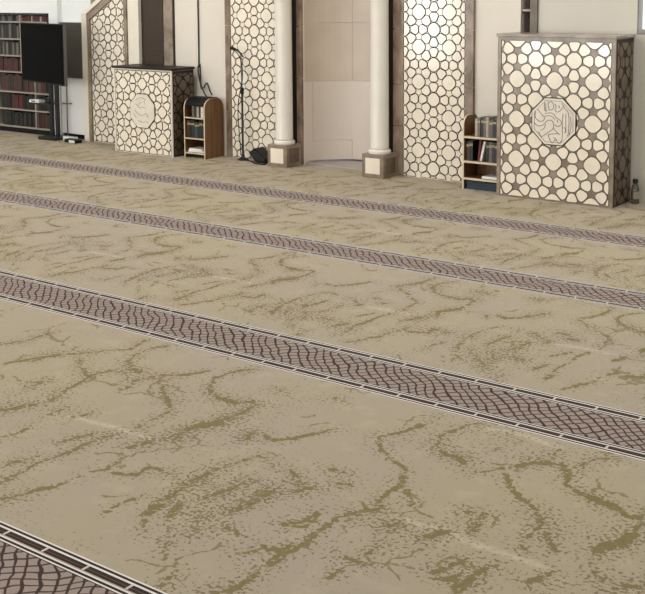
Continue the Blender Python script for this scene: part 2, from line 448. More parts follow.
pale = k.math('ADD', ld, k.math('MULTIPLY', k.math('SUBTRACT', k.noise(tc, 30, 3, .7), .5), .06))
base = k.mix(k.math('MULTIPLY', k.step(pale, .02, -.02), .55), base, srgb(200, 188, 168))
c1 = k.mix(k.math('MULTIPLY', m_sp, .85), base, srgb(118, 104, 76))
veinc = k.mix(k.noise(tc, 45, 2), srgb(114, 102, 68), srgb(134, 122, 84))
c2 = k.mix(k.math('MULTIPLY', m_vein, .95), c1, veinc)
k.link(c2, k.b.inputs['Base Color']); k.b.inputs['Roughness'].default_value = .95; k.b.inputs['Specular IOR Level'].default_value = .1
carpet_m = k.m

k = NT('woven border band'); tc = k.n('ShaderNodeTexCoord').outputs['Object']
sx = k.n('ShaderNodeSeparateXYZ'); k.link(tc, sx.inputs[0]); X, Y = sx.outputs[0], sx.outputs[1]
t = k.attr('band'); s = k.math('MINIMUM', t, k.math('SUBTRACT', 1.0, t))
ramp = k.n('ShaderNodeValToRGB'); ramp.color_ramp.interpolation = 'CONSTANT'
WH, DK, TP = srgb(220, 213, 205), srgb(58, 46, 42), srgb(168, 153, 142)
stops = [(0, WH), (.012, DK), (.038, WH), (.055, DK), (.0865, srgb(120, 104, 92)), (.093, DK), (.119, TP), (.130, WH), (.146, DK), (.170, WH), (.184, srgb(158, 142, 132))]
e = ramp.color_ramp.elements
e[0].position = 0; e[0].color = WH; e[1].position = .99; e[1].color = TP
for p, c in stops[1:]:
    el = e.new(p*2 if False else p); el.color = c
k.link(s, ramp.inputs[0])
indash = k.math('MULTIPLY', k.math('GREATER_THAN', s, .055), k.math('LESS_THAN', s, .119))
gapm = k.math('GREATER_THAN', k.math('ABSOLUTE', k.math('SUBTRACT', k.math('FRACT', k.math('DIVIDE', k.math('ADD', X, 20.02), .1833)), .5)), .474)
bord = k.mix(k.math('MULTIPLY', indash, gapm), ramp.outputs[0], srgb(200, 188, 176))
wz = k.n('ShaderNodeTexNoise'); wz.inputs['Scale'].default_value = 6; wz.inputs['Detail'].default_value = 2; k.link(tc, wz.inputs['Vector'])
wsep = k.n('ShaderNodeSeparateColor'); k.link(wz.outputs['Color'], wsep.inputs[0])
pit = .040
def fam(sign, warp):
    u = k.math('MULTIPLY', k.math('ADD', X, k.math('MULTIPLY', Y, sign)), .7071/pit)
    v = k.math('MULTIPLY', k.math('SUBTRACT', X, k.math('MULTIPLY', Y, sign)), .7071/pit)
    zig = k.math('MULTIPLY', k.math('SINE', k.math('MULTIPLY', v, .9)), .12)
    u = k.math('ADD', k.math('ADD', u, zig), k.math('MULTIPLY', k.math('SUBTRACT', warp, .5), 1.9))
    return k.math('ABSOLUTE', k.math('SUBTRACT', k.math('FRACT', u), .5))
la = k.step(fam(1.0, wsep.outputs[0]), .376, .404); lb = k.step(fam(-1.0, wsep.outputs[1]), .382, .410)
lines = k.math('MAXIMUM', la, k.math('MULTIPLY', lb, .95))
infield = k.math('GREATER_THAN', s, .186)
rim = k.math('MULTIPLY', infield, k.math('LESS_THAN', s, .196))
ground = k.mix(k.math('MULTIPLY', k.noise(tc, 120, 2), .4), bord, srgb(128, 112, 104))
ground = k.mix(infield, bord, ground)
fin = k.mix(k.math('MULTIPLY', k.math('MAXIMUM', lines, rim), k.math('MULTIPLY', infield, .93)), ground, srgb(56, 42, 39))
k.link(fin, k.b.inputs['Base Color']); k.b.inputs['Roughness'].default_value = .95; k.b.inputs['Specular IOR Level'].default_value = .1
band_m = k.m
me.materials.append(carpet_m); me.materials.append(band_m)
fl = bpy.data.objects.new('floor', me); C.objects.link(fl); fl['kind'] = 'structure'

# ------------------------------------------------------------------ room shell
CZ = 3.6
YW = 8.52                                  # face of the mihrab wall
bm = bmesh.new()
T = .3
box(bm, -9.56, -8.69, YW+.10, YW+T+.1, 0, CZ); box(bm, -9.56, -3.9, 9.02, 9.2, 0, CZ)
box(bm, -8.69, -8.32, YW, YW+T, 2.3, CZ)        # above the dark doorway
box(bm, -8.32, -6.49, YW, YW+T, 0, CZ)
box(bm, -6.49, -5.44, YW, YW+T, 2.4, CZ)        # above the niche
box(bm, -5.44, -4.195, YW, YW+T, 0, CZ)
struct('wall_back', bm, M['wall'])
bm = bmesh.new()
box(bm, -13.0, -11.3, 8.545, 9.2, 0, CZ)
box(bm, -11.3, -10.215, 8.90, 9.2, 0, 1.435)
box(bm, -11.3, -10.215, 8.545, 9.2, 1.435, CZ)
box(bm, -10.215, -9.56, 8.60, 9.2, 0, CZ); box(bm, -10.215, -10.06, 8.545, 8.60, 0, CZ)
struct('wall_alcove', bm, M['white'])
bm = bmesh.new()
box(bm, -4.035, -3.19, YW, YW+T, 0, CZ)
box(bm, -3.19, -1.9, YW, YW+T, 0, 1.325)
box(bm, -3.19, -1.9, YW, YW+T, 2.8, CZ)
box(bm, -1.9, 4.0, YW, YW+T, 0, CZ)
struct('wall_right_bay', bm, M['greywall'])
struct('trim_1', B(-4.10, -4.035, YW-.02, YW+T, 0, CZ), M['brownstone_shade'])
bm = bmesh.new()
for z in (.42, .95, 1.50, 1.95): box(bm, -4.193, -4.102, YW+.02, YW+.28, z, z+.02)
struct('trim_2', bm, M['taupe'])
struct('wall_slot', B(-4.193, -4.102, 8.80, 8.84, 0, CZ), M['darkdoor'])
struct('wall_left', B(-13.2, -13.0, -3, 9.2, 0, CZ), M['hall'])
struct('wall_right', B(4.0, 4.2, -3, 8.82, 0, CZ), M['hall'])
struct('ceiling', B(-13.2, 4.2, -3.2, 9.2, CZ, CZ+.15), M['ceil'])
WINS = [(-12.55, -11.45), (-9.45, -8.85), (-8.15, -7.55), (-5.6, -4.6), (-2.2, -1.2)]
bm = bmesh.new(); x = -13.0
for a, b in WINS:
    box(bm, x, a, -3.2, -3.0, 0, CZ); box(bm, a, b, -3.2, -3.0, 0, .2); box(bm, a, b, -3.2, -3.0, 2.7, CZ); x = b
box(bm, x, 4.0, -3.2, -3.0, 0, CZ)
struct('wall_front', bm, M['hall'])
for i, (a, b) in enumerate(WINS):
    w = struct('window_%d' % (i+2), B(a, b, -3.14, -3.11, .2, 2.7), M['paneback'])
    bm = bmesh.new()
    for u0, u1, v0, v1 in ((a, a+.04, .2, 2.7), (b-.04, b, .2, 2.7), (a, b, .2, .24), (a, b, 2.66, 2.7), (a, b, 1.5, 1.54)):
        box(bm, u0, u1, -3.11, -3.06, v0, v1)
    obj('window_frame', bm, M['frame'], w)
w = struct('window_1', B(-3.155, -1.94, YW+.03, YW+.05, 1.37, 2.76), M['pane'])
bm = bmesh.new()
for u0, u1, v0, v1 in ((-3.19, -3.155, 1.325, 2.8), (-1.94, -1.9, 1.325, 2.8), (-3.155, -1.94, 1.325, 1.37), (-3.155, -1.94, 2.76, 2.8)):
    box(bm, u0, u1, YW+.01, YW+.12, v0, v1)
obj('window_frame', bm, M['grey'], w)

# dark doorway behind the left lectern
d = struct('door_1', B(-8.69, -8.32, YW+.022, YW+.06, 0, 2.3), M['darkdoor'])
bm = bmesh.new(); box(bm, -8.64, -8.37, YW+.014, YW+.0215, .15, 1.0); box(bm, -8.64, -8.37, YW+.014, YW+.0215, 1.15, 2.2)
obj('door_panel', bm, M['darkdoor'], d)
struct('trim_3', B(-8.32, -8.195, YW-.025, YW, 0, CZ), M['taupe'])
struct('trim_4', B(-8.19, -8.18, YW-.012, YW, 0, CZ), M['inlay'])
# marble strips beside the lattice panels and the mihrab
for i, (a, b, m) in enumerate(((-7.454, -7.385, 'marble'), (-6.545, -6.49, 'marble'), (-5.44, -5.335, 'marble'), (-4.70, -4.622, 'marble'))):
    bm = bmesh.new()
    z = 0.0
    for hgt in (.46, .38, .5, .44, .52, .42, .5, .38):
        z1 = min(z+hgt, CZ)
        if z1-z > .02: box(bm, a, b, YW-.035, YW, z, z1-.004)
        z = z1
    struct('trim_%d' % (i+5), bm, M[m])
struct('trim_12', B(-9.558, -8.70, YW+.088, YW+.099, 1.35, 2.6), M['taupe'])
struct('trim_9', B(-6.66, -6.545, YW-.02, YW, 0, CZ), M['inlay'])  # dark strip painted for the shadow gap right of the left column
struct('trim_10', B(-5.52, -5.44, YW-.02, YW, 0, CZ), M['inlay'])  # same painted shadow gap beside the right column
# concave mihrab niche in large honed slabs
def arc(u, dep=0.0):                       # u 0..1 across the niche
    a = math.pi*(1-u); r = .525
    return (-5.965+r*math.cos(a), YW+.02+(.42+dep)*math.sin(a))
bm = bmesh.new()
def slab(u0, u1, z0, z1, out=0.0, n=10):
    ring = []; mi = 1 if z1 <= .801 else 0
    for i in range(n+1):
        u = u0+(u1-u0)*i/n
        a = arc(u); b = arc(u, .06)
        a = (a[0], a[1]-out)
        ring.append([bm.verts.new((a[0], a[1], z0)), bm.verts.new((a[0], a[1], z1)), bm.verts.new((b[0], b[1]+.02, z1)), bm.verts.new((b[0], b[1]+.02, z0))])
    for p, qn in zip(ring, ring[1:]):
        for i in range(4): bm.faces.new((p[i], qn[i], qn[(i+1) % 4], p[(i+1) % 4])).material_index = mi
    bm.faces.new(list(reversed(ring[0]))); bm.faces.new(ring[-1])
g = .0018
for u0, u1 in ((0, .36), (.36+g, .64), (.64+g, 1)):
    slab(u0, u1, .80+g, 1.37); slab(u0, u1, 1.37+g, 2.4)
slab(0, .08, .025, .80); slab(.92+g, 1, .025, .80); slab(.355+g, .645, .025, .80)
for a_, b_ in ((.08+g, .355), (.645+g, .92)):
    slab(a_, b_, .025, .215); slab(a_, b_, .215+g, .80, -.006)
bmesh.ops.recalc_face_normals(bm, faces=bm.faces)
struct('wall_niche', bm, [M['niche'], M['niche_low']])
bm = bmesh.new()
prism_pts = [arc(i/20, .10) for i in range(21)]
a = [bm.verts.new((p[0], p[1], .0)) for p in prism_pts]; b = [bm.verts.new((p[0], p[1], .012)) for p in prism_pts]
bm.faces.new(a); bm.faces.new(list(reversed(b)))
for i in range(21): bm.faces.new((a[i], b[i], b[(i+1) % 21], a[(i+1) % 21]))
bmesh.ops.recalc_face_normals(bm, faces=bm.faces)
struct('trim_11', bm, M['threshold'])

# ------------------------------------------------------------------ lattice wall panels
def lattice_panel(x0, x1, z1, cell, ox, oz, label):
    t = thing('lattice_panel', label, 'wall panel', ((x0+x1)/2, YW, 0), 0, 'lattice panels of the mihrab wall')
    cx = (x0+x1)/2
    obj('backing', B(x0-cx, x1-cx, -.03, -.003, 0, z1), M['tile'], t)
    P = tiles([(x0-cx, .004), (x1-cx, .004), (x1-cx, z1), (x0-cx, z1)], cell, ox-cx, oz, .0064, 1, 2)
    obj('lattice', tile_mesh(P, -.035, -.028, .0072), [M['tile'], M['inlay']], t)
    return t
lattice_panel(-7.381, -6.70, 2.4, .31, -7.381+.155, .20, 'tall cream lattice wall panel behind the microphone stand, left of the niche')
lattice_panel(-5.331, -4.70, 2.4, .31, -5.331+.16, .25, 'tall glossy cream lattice wall panel between the niche and the open bookcase')

# ------------------------------------------------------------------ pulpit (minbar) side at the left
t = thing('minbar', 'pulpit with pale sloped rail and lattice side standing at the left wall', 'pulpit', (-9.1, YW, 0))
def sh(poly): return [(x+9.1, z) for x, z in poly]
sl = [(-9.455, 0), (-8.87, 0), (-8.87, 1.735), (-9.455, 1.378)]
bm = bmesh.new(); prism(bm, sh(sl), -.03, .04)
sp_ = obj('side_panel', bm, M['tile'], t)
P = tiles(sh([(-9.44, .006), (-8.905, .006), (-8.905, 1.70), (-9.44, 1.374)]), .283, -9.305+9.1, 1.32-.283*4, .0066, 1, True)
obj('lattice', tile_mesh(P, -.036, -.029, .0074), [M['tile'], M['inlay']], sp_)
bm = bmesh.new(); prism(bm, sh([(-9.483, 0), (-9.442, 0), (-9.442, 1.376), (-9.483, 1.376)]), -.05, .06)
bm2 = bmesh.new(); prism(bm2, sh([(-9.562, 0), (-9.485, 0), (-9.485, 1.43), (-9.562, 1.43)]), -.06, .09)
obj('post', bm2, M['frame'], t)
obj('post_moulding', bm, M['taupe'], t)
bm = bmesh.new(); prism(bm, sh([(-9.562, 1.431), (-9.485, 1.431), (-8.86, 1.812), (-8.86, 1.875)]), -.065, .09)
obj('sloped_rail', bm, M['frame'], t)
bm = bmesh.new(); prism(bm, sh([(-9.484, 1.377), (-9.44, 1.377), (-8.865, 1.728), (-8.865, 1.806), (-9.484, 1.429)]), -.05, .06)
obj('rail_moulding', bm, M['taupe'], t)
bm = bmesh.new(); box(bm, -8.904+9.1, -8.862+9.1, -.045, .04, 0, 1.72)
obj('edge_strip', bm, M['taupe'], t)
bm = bmesh.new(); box(bm, -8.856+9.1, -8.692+9.1, -.03, .02, 0, 2.3, .006)
obj('pillar', bm, M['frame'], t)

# ------------------------------------------------------------------ columns of the mihrab
def column(x, label):
    t = thing('column', label, 'column', (x, 8.37, 0), 0, 'columns flanking the niche')
    p = obj('plinth', B(-.117, .117, -.117, .117, 0, .212, .006), M['plinth'], t)
    for k2 in range(2):
        ins = obj('inset_panel', B(-.078, .078, -.1195, -.116, .035, .178, .001), M['tile'] if k2 == 0 else M['brownstone_shade'], p)
        ins.rotation_euler = (0, 0, k2*math.pi/2)
    bm = lathe(bmesh.new(), [(.100, .212), (.104, .22), (.104, .238), (.096, .246), (.089, .25)], n=40)
    obj('base_ring', bm, M['column'], t, smooth=False)
    bm = lathe(bmesh.new(), [(.088, .25), (.085, .27), (.083, 1.0), (.08, 2.3), (.10, 2.34), (.10, 2.4)], n=48)
    o = obj('shaft', bm, M['column'], t, smooth=True)
    return t
column(-6.612, 'left pale round column on a square stone plinth beside the black monitor speaker')
column(-5.51, 'right pale round column on a square stone plinth between niche and glossy panel')

# ------------------------------------------------------------------ lecterns
STROKES = [[(215,140),(215,210),(240,215)], [(245,135),(250,190),(265,205),(290,195),(298,160),(275,135),(250,145)],
 [(310,150),(320,180),(310,205),(330,220),(360,205),(385,165),(370,140)], [(385,165),(405,190),(430,215),(440,300),(435,400),(420,420)],
 [(385,230),(380,300),(380,450),(360,470)], [(410,235),(412,330),(415,395)], [(130,225),(125,270),(150,300),(185,310),(215,280),(180,240),(150,205)],
 [(115,320),(150,350),(200,340),(240,300),(280,295),(300,330),(290,370),(250,400),(190,440),(160,400)], [(215,240),(260,230),(300,240),(320,265),(360,290),(370,320),(340,345),(310,330)],
 [(215,265),(250,255),(290,265),(310,290)], [(250,420),(300,410),(340,405),(360,415),(320,385),(300,360)], [(250,420),(265,460),(290,490),(320,460),(350,490),(375,470)],
 [(300,440),(330,460)], [(330,290),(340,310)], [(225,330),(210,370),(180,390)], [(450,250),(460,330),(440,420)], [(345,160),(350,185)], [(395,345),(410,370),(400,395)], [(225,215),(225,150)]]
STROKES2 = [[(190,180),(250,150),(310,150),(360,175)], [(200,230),(260,270),(310,260),(360,270)], [(180,300),(230,340),(300,360),(360,330),(400,380)],
 [(230,420),(290,440),(350,430),(400,440)], [(300,200),(260,215),(240,250)], [(150,340),(200,390)], [(330,180),(350,230)]]
def octagon(r, rot=math.pi/8, sx=1.0): return [(sx*r*math.cos(rot+i*math.pi/4), r*math.sin(rot+i*math.pi/4)) for i in range(8)]
def lectern(x0, x1, yf, yb, h, cell, tile_gap, rounding, stars, ground, tile_m, outline, frame_w, top_m, med, label, oz_med, border_m, strokes, sr):
    cx = (x0+x1)/2; w = (x1-x0)/2; dp = yb-yf
    t = thing('lectern', label, 'lectern', (cx, yf, 0), 0, 'lattice fronted lecterns')
    obj('body', B(-w, w, .012, dp, 0, h), M['brownstone_shade'], t)
    fp = obj('front_panel', B(-w+.001, w-.001, 0, .012, .001, h-.001), ground, t)
    xa, xb, za, zb = -w+frame_w, w-frame_w, .008, h-frame_w
    P = tiles([(xa, za), (xb, za), (xb, zb), (xa, zb)], cell, 0, oz_med, tile_gap, rounding, stars, hole=(0, oz_med, med*.95))
    obj('lattice', tile_mesh(P, -.006, .001, outline), [tile_m, M['inlay']], fp)
    bm = bmesh.new()
    for a, b, c, d in ((-w-.002, -w+frame_w, .0, h), (w-frame_w, w+.002, .0, h), (-w+frame_w, w-frame_w, h-frame_w, h)):
        box(bm, a, b, -.008, .004, c, d)
    obj('frame', bm, border_m, fp)
    bm = bmesh.new(); prism(bm, [(x, z+oz_med) for x, z in octagon(med+.008)], -.010, .002)
    rim = obj('medallion_rim', bm, M['inlay'], fp)
    bm = bmesh.new(); prism(bm, [(x, z+oz_med) for x, z in octagon(med)], -.014, -.004)
    md = obj('medallion', bm, M['carved'], fp)
    bm = bmesh.new()
    if strokes is STROKES:
        o1 = octagon(med*.90); pts = [(x, -.0145, z+oz_med) for x, z in o1]; tube(bm, pts+[pts[0]], .0018, 6)
    for s_ in strokes:
        pts = [((a-297)/200*med*.93, -.0145, oz_med-(b-305)/200*med*.93) for a, b in s_]
        tube(bm, smooth_path(pts, 5), sr, 6)
    obj('calligraphy', bm, M['groove'], md)
    # right side face: openwork in brown stone, side shade carried in its colour
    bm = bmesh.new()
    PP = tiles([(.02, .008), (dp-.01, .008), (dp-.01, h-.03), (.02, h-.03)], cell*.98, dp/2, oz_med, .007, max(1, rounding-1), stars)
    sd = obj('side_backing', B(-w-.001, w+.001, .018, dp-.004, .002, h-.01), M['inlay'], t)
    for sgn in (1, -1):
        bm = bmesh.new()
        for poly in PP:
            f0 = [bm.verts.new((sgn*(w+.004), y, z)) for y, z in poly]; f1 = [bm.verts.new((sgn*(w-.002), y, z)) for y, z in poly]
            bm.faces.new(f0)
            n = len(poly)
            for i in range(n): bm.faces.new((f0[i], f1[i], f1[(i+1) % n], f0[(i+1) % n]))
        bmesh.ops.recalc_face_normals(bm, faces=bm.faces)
        obj('side_lattice', bm, M['brownstone_shade'], sd)
    obj('top', B(-w-.012, w+.012, -.02, dp+.01, h, h+.022, .003), top_m, t)
    return t
lectern(-8.70, -7.868, 8.13, 8.455, .885, .28, .0066, 1, True, M['tile'], M['tile'], .0074, .012, M['inlay'], .188,
        'shorter left lectern with dark top, thin dark lattice lines and worn medallion', .452, M['frame'], STROKES2, .0016)
lectern(-4.196, -3.204, 8.13, 8.49, 1.308, .325, .0060, 2, False, M['taupe'], M['tile'], .0042, .027, M['taupe'], .198,
        'taller right lectern with taupe frame, cream stone inlay and carved calligraphy medallion', .643, M['taupe'], STROKES, .0026)


# ------------------------------------------------------------------ books
ORD = ['first', 'second', 'third', 'fourth', 'fifth', 'sixth', 'seventh', 'eighth', 'ninth', 'tenth', 'eleventh', 'twelfth', 'thirteenth', 'fourteenth']
BC = {'black': (17, 16, 16), 'burgundy': (78, 24, 27), 'dark red': (92, 22, 26), 'brown': (74, 48, 36), 'grey': (104, 98, 90), 'white': (222, 216, 204),
      'dark green': (28, 37, 31), 'navy': (30, 38, 56), 'beige': (176, 160, 136), 'dark grey': (46, 43, 41), 'maroon': (72, 36, 34), 'teal': (46, 70, 74)}
BM = {n: mat(n+' book cover', srgb(*c), .45, var=.15, scale=30) for n, c in BC.items()}
GOLD = mat('pale spine band', srgb(196, 176, 128), .4, var=.1)
def book(x, yf, z, w, h, dpt, colour, label, group, lean=0.0, band=True):
    """upright book, spine towards -Y; (x, yf, z) is the lower left front of the spine"""
    t = thing('book', label, 'book', (x+w/2, yf+dpt/2, z+.0005), 0, group)
    bm = bmesh.new()
    c = min(.003, w*.15)
    box(bm, -w/2, w/2, -dpt/2, -dpt/2+c, 0, h); box(bm, -w/2, -w/2+c, -dpt/2+c, dpt/2, 0, h); box(bm, w/2-c, w/2, -dpt/2+c, dpt/2, 0, h)
    cv = obj('cover', bm, BM[colour], t)
    obj('pages', B(-w/2+c, w/2-c, -dpt/2+c, dpt/2-.004, .003, h-.003), M['paper'], t)
    if band and w > .018:
        bm = bmesh.new()
        for f in (.74, .80): box(bm, -w/2+.001, w/2-.001, -dpt/2-.0007, -dpt/2, h*f, h*f+.006)
        obj('spine_band', bm, GOLD, cv)
    if lean:
        t.rotation_euler = (0, lean, 0); t.location.z += abs(math.sin(lean))*w/2
    return t
def row(x0, x1, yf, z, hmax, dpt, cols, where, group, wr=(.022, .045), fill=1.0, band=True):
    x = x0; i = 0
    while True:
        w = random.uniform(*wr)
        if x+w > x0+(x1-x0)*fill: break
        h = hmax*random.uniform(.84, .97); c = cols[i % len(cols)]
        o = ORD[i] if i < len(ORD) else 'further'
        book(x+.0006, yf+random.uniform(0, .012), z, w, h, dpt*random.uniform(.85, .95), c, '%s book, %s from the left, %s' % (c, o, where), group, 0, band)
        x += w+.0014; i += 1

# tall bookcase on the left
BX0, BX1, BY, BD = -11.28, -10.22, 8.54, .32
t = thing('bookcase', 'tall dark bookcase full of books behind the television', 'bookcase', ((BX0+BX1)/2, BY, 0))
bx = (BX0+BX1)/2
def lb(a, b, c, d, e_, f, bev=0): return B(a-bx, b-bx, c-BY, d-BY, e_, f, bev)
TOPZ = 1.43
DIV1, DIV2 = -10.735, -10.50
obj('back_panel', lb(BX0, BX1, BY+BD-.012, BY+BD, .06, TOPZ), M['shelfdark'], t)
obj('plinth', lb(BX0, BX1, BY+.01, BY+BD-.012, 0, .06), M['black'], t)
for a in (BX0, BX1-.02):
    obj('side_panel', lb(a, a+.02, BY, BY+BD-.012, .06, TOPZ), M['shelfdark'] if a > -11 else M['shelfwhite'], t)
obj('divider', lb(DIV1, DIV1+.016, BY, BY+BD-.012, .735, TOPZ-.02), M['shelfwhite'], t)
obj('divider', lb(DIV2, DIV2+.016, BY, BY+BD-.012, .06, .735), M['shelfwhite'], t)
obj('top_board', lb(BX0, BX1, BY, BY+BD-.012, TOPZ-.02, TOPZ), M['shelfdark'], t)
SH = [.075, .285, .495, .735, .93, 1.13, 1.335]
lower = [z for z in SH if z < .7]
for z in SH:
    obj('shelf', lb(BX0+.02, BX1-.02, BY+.002, BY+BD-.012, z-.016, z), M['shelfwhite'], t)
names = {0: 'lowest shelf', 1: 'second lowest shelf', 2: 'third lowest shelf', 3: 'middle shelf', 4: 'third highest shelf', 5: 'second highest shelf', 6: 'top shelf'}
pal = {0: ['black', 'dark grey', 'black', 'dark green'], 1: ['black', 'dark green', 'black', 'black', 'maroon', 'maroon', 'maroon', 'dark red', 'dark red'], 2: ['brown', 'maroon', 'brown', 'dark grey', 'dark grey'], 3: ['burgundy', 'brown', 'dark grey'],
       4: ['dark grey', 'grey', 'dark grey', 'grey', 'dark green'], 5: ['dark green', 'grey', 'dark grey', 'dark grey'], 6: ['dark green', 'grey', 'grey', 'dark grey']}
palr = {0: ['maroon', 'maroon', 'brown', 'dark grey', 'navy', 'black'], 1: ['dark grey', 'black', 'black', 'dark green'], 2: ['grey', 'dark red', 'dark grey', 'black'],
        6: ['brown', 'dark red', 'maroon', 'brown', 'beige']}
for i, z in enumerate(SH):
    top = (SH[i+1]-.016) if i+1 < len(SH) else TOPZ-.02
    dv = DIV2 if z < .7 else DIV1
    wr = (.034, .056) if i < 3 else (.028, .045)
    xl = max(BX0+.022, -11.16)
    row(xl, dv-.004, BY+.03, z, (top-z)*.96, .2, pal[i], '%s of tall bookcase, left bay' % names[i], 'books in the tall bookcase', wr, .97, False)
    if i in palr:
        row(dv+.02, BX1-.024, BY+.03, z, (top-z)*.96, .2, palr[i], '%s of tall bookcase, right bay' % names[i], 'books in the tall bookcase', wr, .95, False)

# television on its stand
TW, TH, TZ = 1.06, .67, .668
ang = math.radians(-14)
tx = thing('television', 'flat black television mounted on the stand before the tall bookcase', 'television', (-9.83, 8.11, TZ), ang)
obj('casing', B(-TW/2, TW/2, 0, .035, 0, TH, .004), M['black'], tx)
obj('screen', B(-TW/2+.012, TW/2-.012, -.003, .002, .018, TH-.012), M['screen'], tx)
obj('bezel_edge', B(TW/2-.001, TW/2+.004, .001, .034, .004, TH-.004), M['grey'], tx)
obj('rear_housing', B(-TW/2+.2, TW/2-.2, .035, .05, .08, TH-.18, .005), M['black'], tx)
ts = thing('television_stand', 'black floor stand with twin poles and a shelf beneath the television', 'stand', (-9.98, 8.39, 0), 0)
obj('base', B(-.16, .13, -.12, .09, 0, .035, .008), M['metalblk'], ts)
for dx in (-.045, .05):
    bm = bmesh.new(); box(bm, dx-.022, dx+.022, -.02, .02, .035, 1.12, .004); obj('pole', bm, M['metalblk'], ts)
obj('shelf', B(-.27, .10, -.17, -.02, .41, .425, .003), M['metalblk'], ts)
obj('bracket', B(-.10, .16, -.10, -.021, .92, 1.06, .003), M['metalblk'], ts)
sb = thing('media_box', 'small white media box on the shelf of the television stand', 'electronics', (-10.15, 8.285, .4255), 0)
obj('case', B(-.085, .085, -.045, .045, 0, .03, .004), M['whiteplastic'], sb)
obj('front_window', B(-.05, .02, -.0465, -.0445, .009, .021), M['black'], sb)

# added dark-over-white panel standing in for a shaded wall strip, cables, floor plugs
cb = thing('box_body', 'narrow white stand-in panel with dark shaded top between bookcase and pulpit', 'box_body', (-9.79, 8.545, 0))
obj('body', B(-.25, .215, .015, .054, .05, 1.345, .004), M['whiteplastic'], cb)
obj('plinth', B(-.24, .205, .02, .054, 0, .05), M['black'], cb)  # base of the added stand-in panel
dr = obj('shade_panel', B(-.246, .211, 0, .015, .70, 1.335, .003), M['wall_shade'], cb)  # dark panel stands in for wall shade beside the television
dl = obj('stand_in_lower_panel', B(-.246, .211, 0, .015, .055, .695, .003), M['whiteplastic'], cb)
obj('handle', tube(bmesh.new(), [(-.20, -.006, .40), (-.20, -.028, .40), (-.06, -.028, .405), (-.06, -.006, .405)], .006, 8), M['grey'], dl)  # handle of the added stand-in panel
tag(obj('power_cable', tube(bmesh.new(), smooth_path([(-9.93, 8.532, .68), (-9.927, 8.532, .4), (-9.93, 8.532, .2), (-9.93, 8.532, .008)]), .006), M['grey']), 'thin grey cable hanging down in front of the narrow white stand-in panel', 'cable')
ps = thing('power_strip', 'white power strip on the floor before the narrow white stand-in panel', 'power strip', (-9.745, 8.41, 0), -.05)
obj('housing', B(-.10, .10, -.03, .03, 0, .045, .006), M['whiteplastic'], ps)
for q in (-.06, 0, .06): obj('socket', lathe(bmesh.new(), [(.018, .0445), (.018, .0465)], q, 0, 16), M['grey'], ps)
rt = thing('router', 'black router with white front lying on the floor beside the pulpit post', 'electronics', (-9.575, 8.30, 0), -.1)
obj('case', B(-.11, .10, -.04, .05, 0, .04, .006), M['black'], rt)
obj('front_label', B(-.02, .085, -.0425, -.0395, .006, .034), M['whiteplastic'], rt)

# ------------------------------------------------------------------ small round-shouldered bookcase beside the left lectern
def side_profile(d, h, r=.10, n=8):
    pts = [(0, 0), (d, 0)]
    for i in range(n+1):
        a = i/n*math.pi/2; pts.append((d-r+r*math.cos(a), h-r+r*math.sin(a)))
    for i in range(n+1):
        a = math.pi/2+i/n*math.pi/2; pts.append((r+r*math.cos(a), h-r+r*math.sin(a)))
    return pts
def side_board(x0, x1, d, h, r):
    bm = bmesh.new(); pr = side_profile(d, h, r)
    a = [bm.verts.new((x0, y, z)) for y, z in pr]; b = [bm.verts.new((x1, y, z)) for y, z in pr]; n = len(pr)
    f1 = bm.faces.new(a); f2 = bm.faces.new(list(reversed(b)))
    for i in range(n): bm.faces.new((a[i], b[i], b[(i+1) % n], a[(i+1) % n])).material_index = 1
    bmesh.ops.recalc_face_normals(bm, faces=bm.faces); return bm
sx0, sy0 = -7.79, 8.215
t = thing('bookcase', 'small brown bookcase with rounded shoulders standing beside the left lectern', 'bookcase', (sx0, sy0, 0))
SW, SD, SHT = .285, .285, .605
obj('side_panel', side_board(0, .013, SD, SHT, .10), [M['wood'], M['woodedge']], t)
obj('side_panel', side_board(SW-.013, SW, SD, SHT, .10), [M['wood'], M['woodedge']], t)
obj('back_panel', B(.0135, SW-.0135, SD-.012, SD-.004, .02, SHT-.09), M['wood'], t)
for z in (.055, .205, .415):
    s_ = obj('shelf', B(.0135, SW-.0135, .002, SD-.013, z-.013, z), M['wood'], t)
    obj('shelf_edging', B(.0135, SW-.0135, -.0005, .002, z-.013, z), M['woodedge'], s_)
row(sx0+.085, sx0+SW-.02, sy0+.02, .415, .165, .15, ['grey', 'dark grey', 'beige', 'dark grey', 'white'], 'upper shelf of small brown bookcase', 'books in the small brown bookcase', (.022, .036))
row(sx0+.02, sx0+SW-.02, sy0+.02, .205, .185, .15, ['brown', 'black', 'dark grey', 'teal', 'black', 'dark green'], 'middle shelf of small brown bookcase', 'books in the small brown bookcase', (.026, .04))
for i, (ww, zz) in enumerate(((.21, 0), (.19, .019))):
    o = obj('paper_stack', B(-ww/2, ww/2, -.07, .07, 0, .018, .002), M['paper'], None, (sx0+.13, sy0+.10, .0555+zz)); o.rotation_euler = (0, 0, .05-.12*i)
    tag(o, ('lower' if i == 0 else 'upper')+' white paper stack on the bottom shelf of the small brown bookcase', 'papers', 'papers in the small brown bookcase')
# black cloth laid over its top
bm = bmesh.new(); pr = [(y, z) for y, z in side_profile(SD, SHT, .10)][3:-1]
n = 12; rows_ = []
for i in range(n+1):
    x = .018+(SW+.0-.036)*i/n
    rows_.append([bm.verts.new((x, y, z+.004+.003*math.sin(x*60)*math.sin(y*30))) for y, z in pr])
for p, qn in zip(rows_, rows_[1:]):
    for j in range(len(pr)-1): bm.faces.new((p[j], qn[j], qn[j+1], p[j+1]))
o = obj('cloth', bm, M['black'], None, (sx0, sy0, 0), True)
md_ = o.modifiers.new('thick', 'SOLIDIFY'); md_.thickness = .004
tag(o, 'black cloth cover laid over the top of the small brown bookcase', 'cloth')

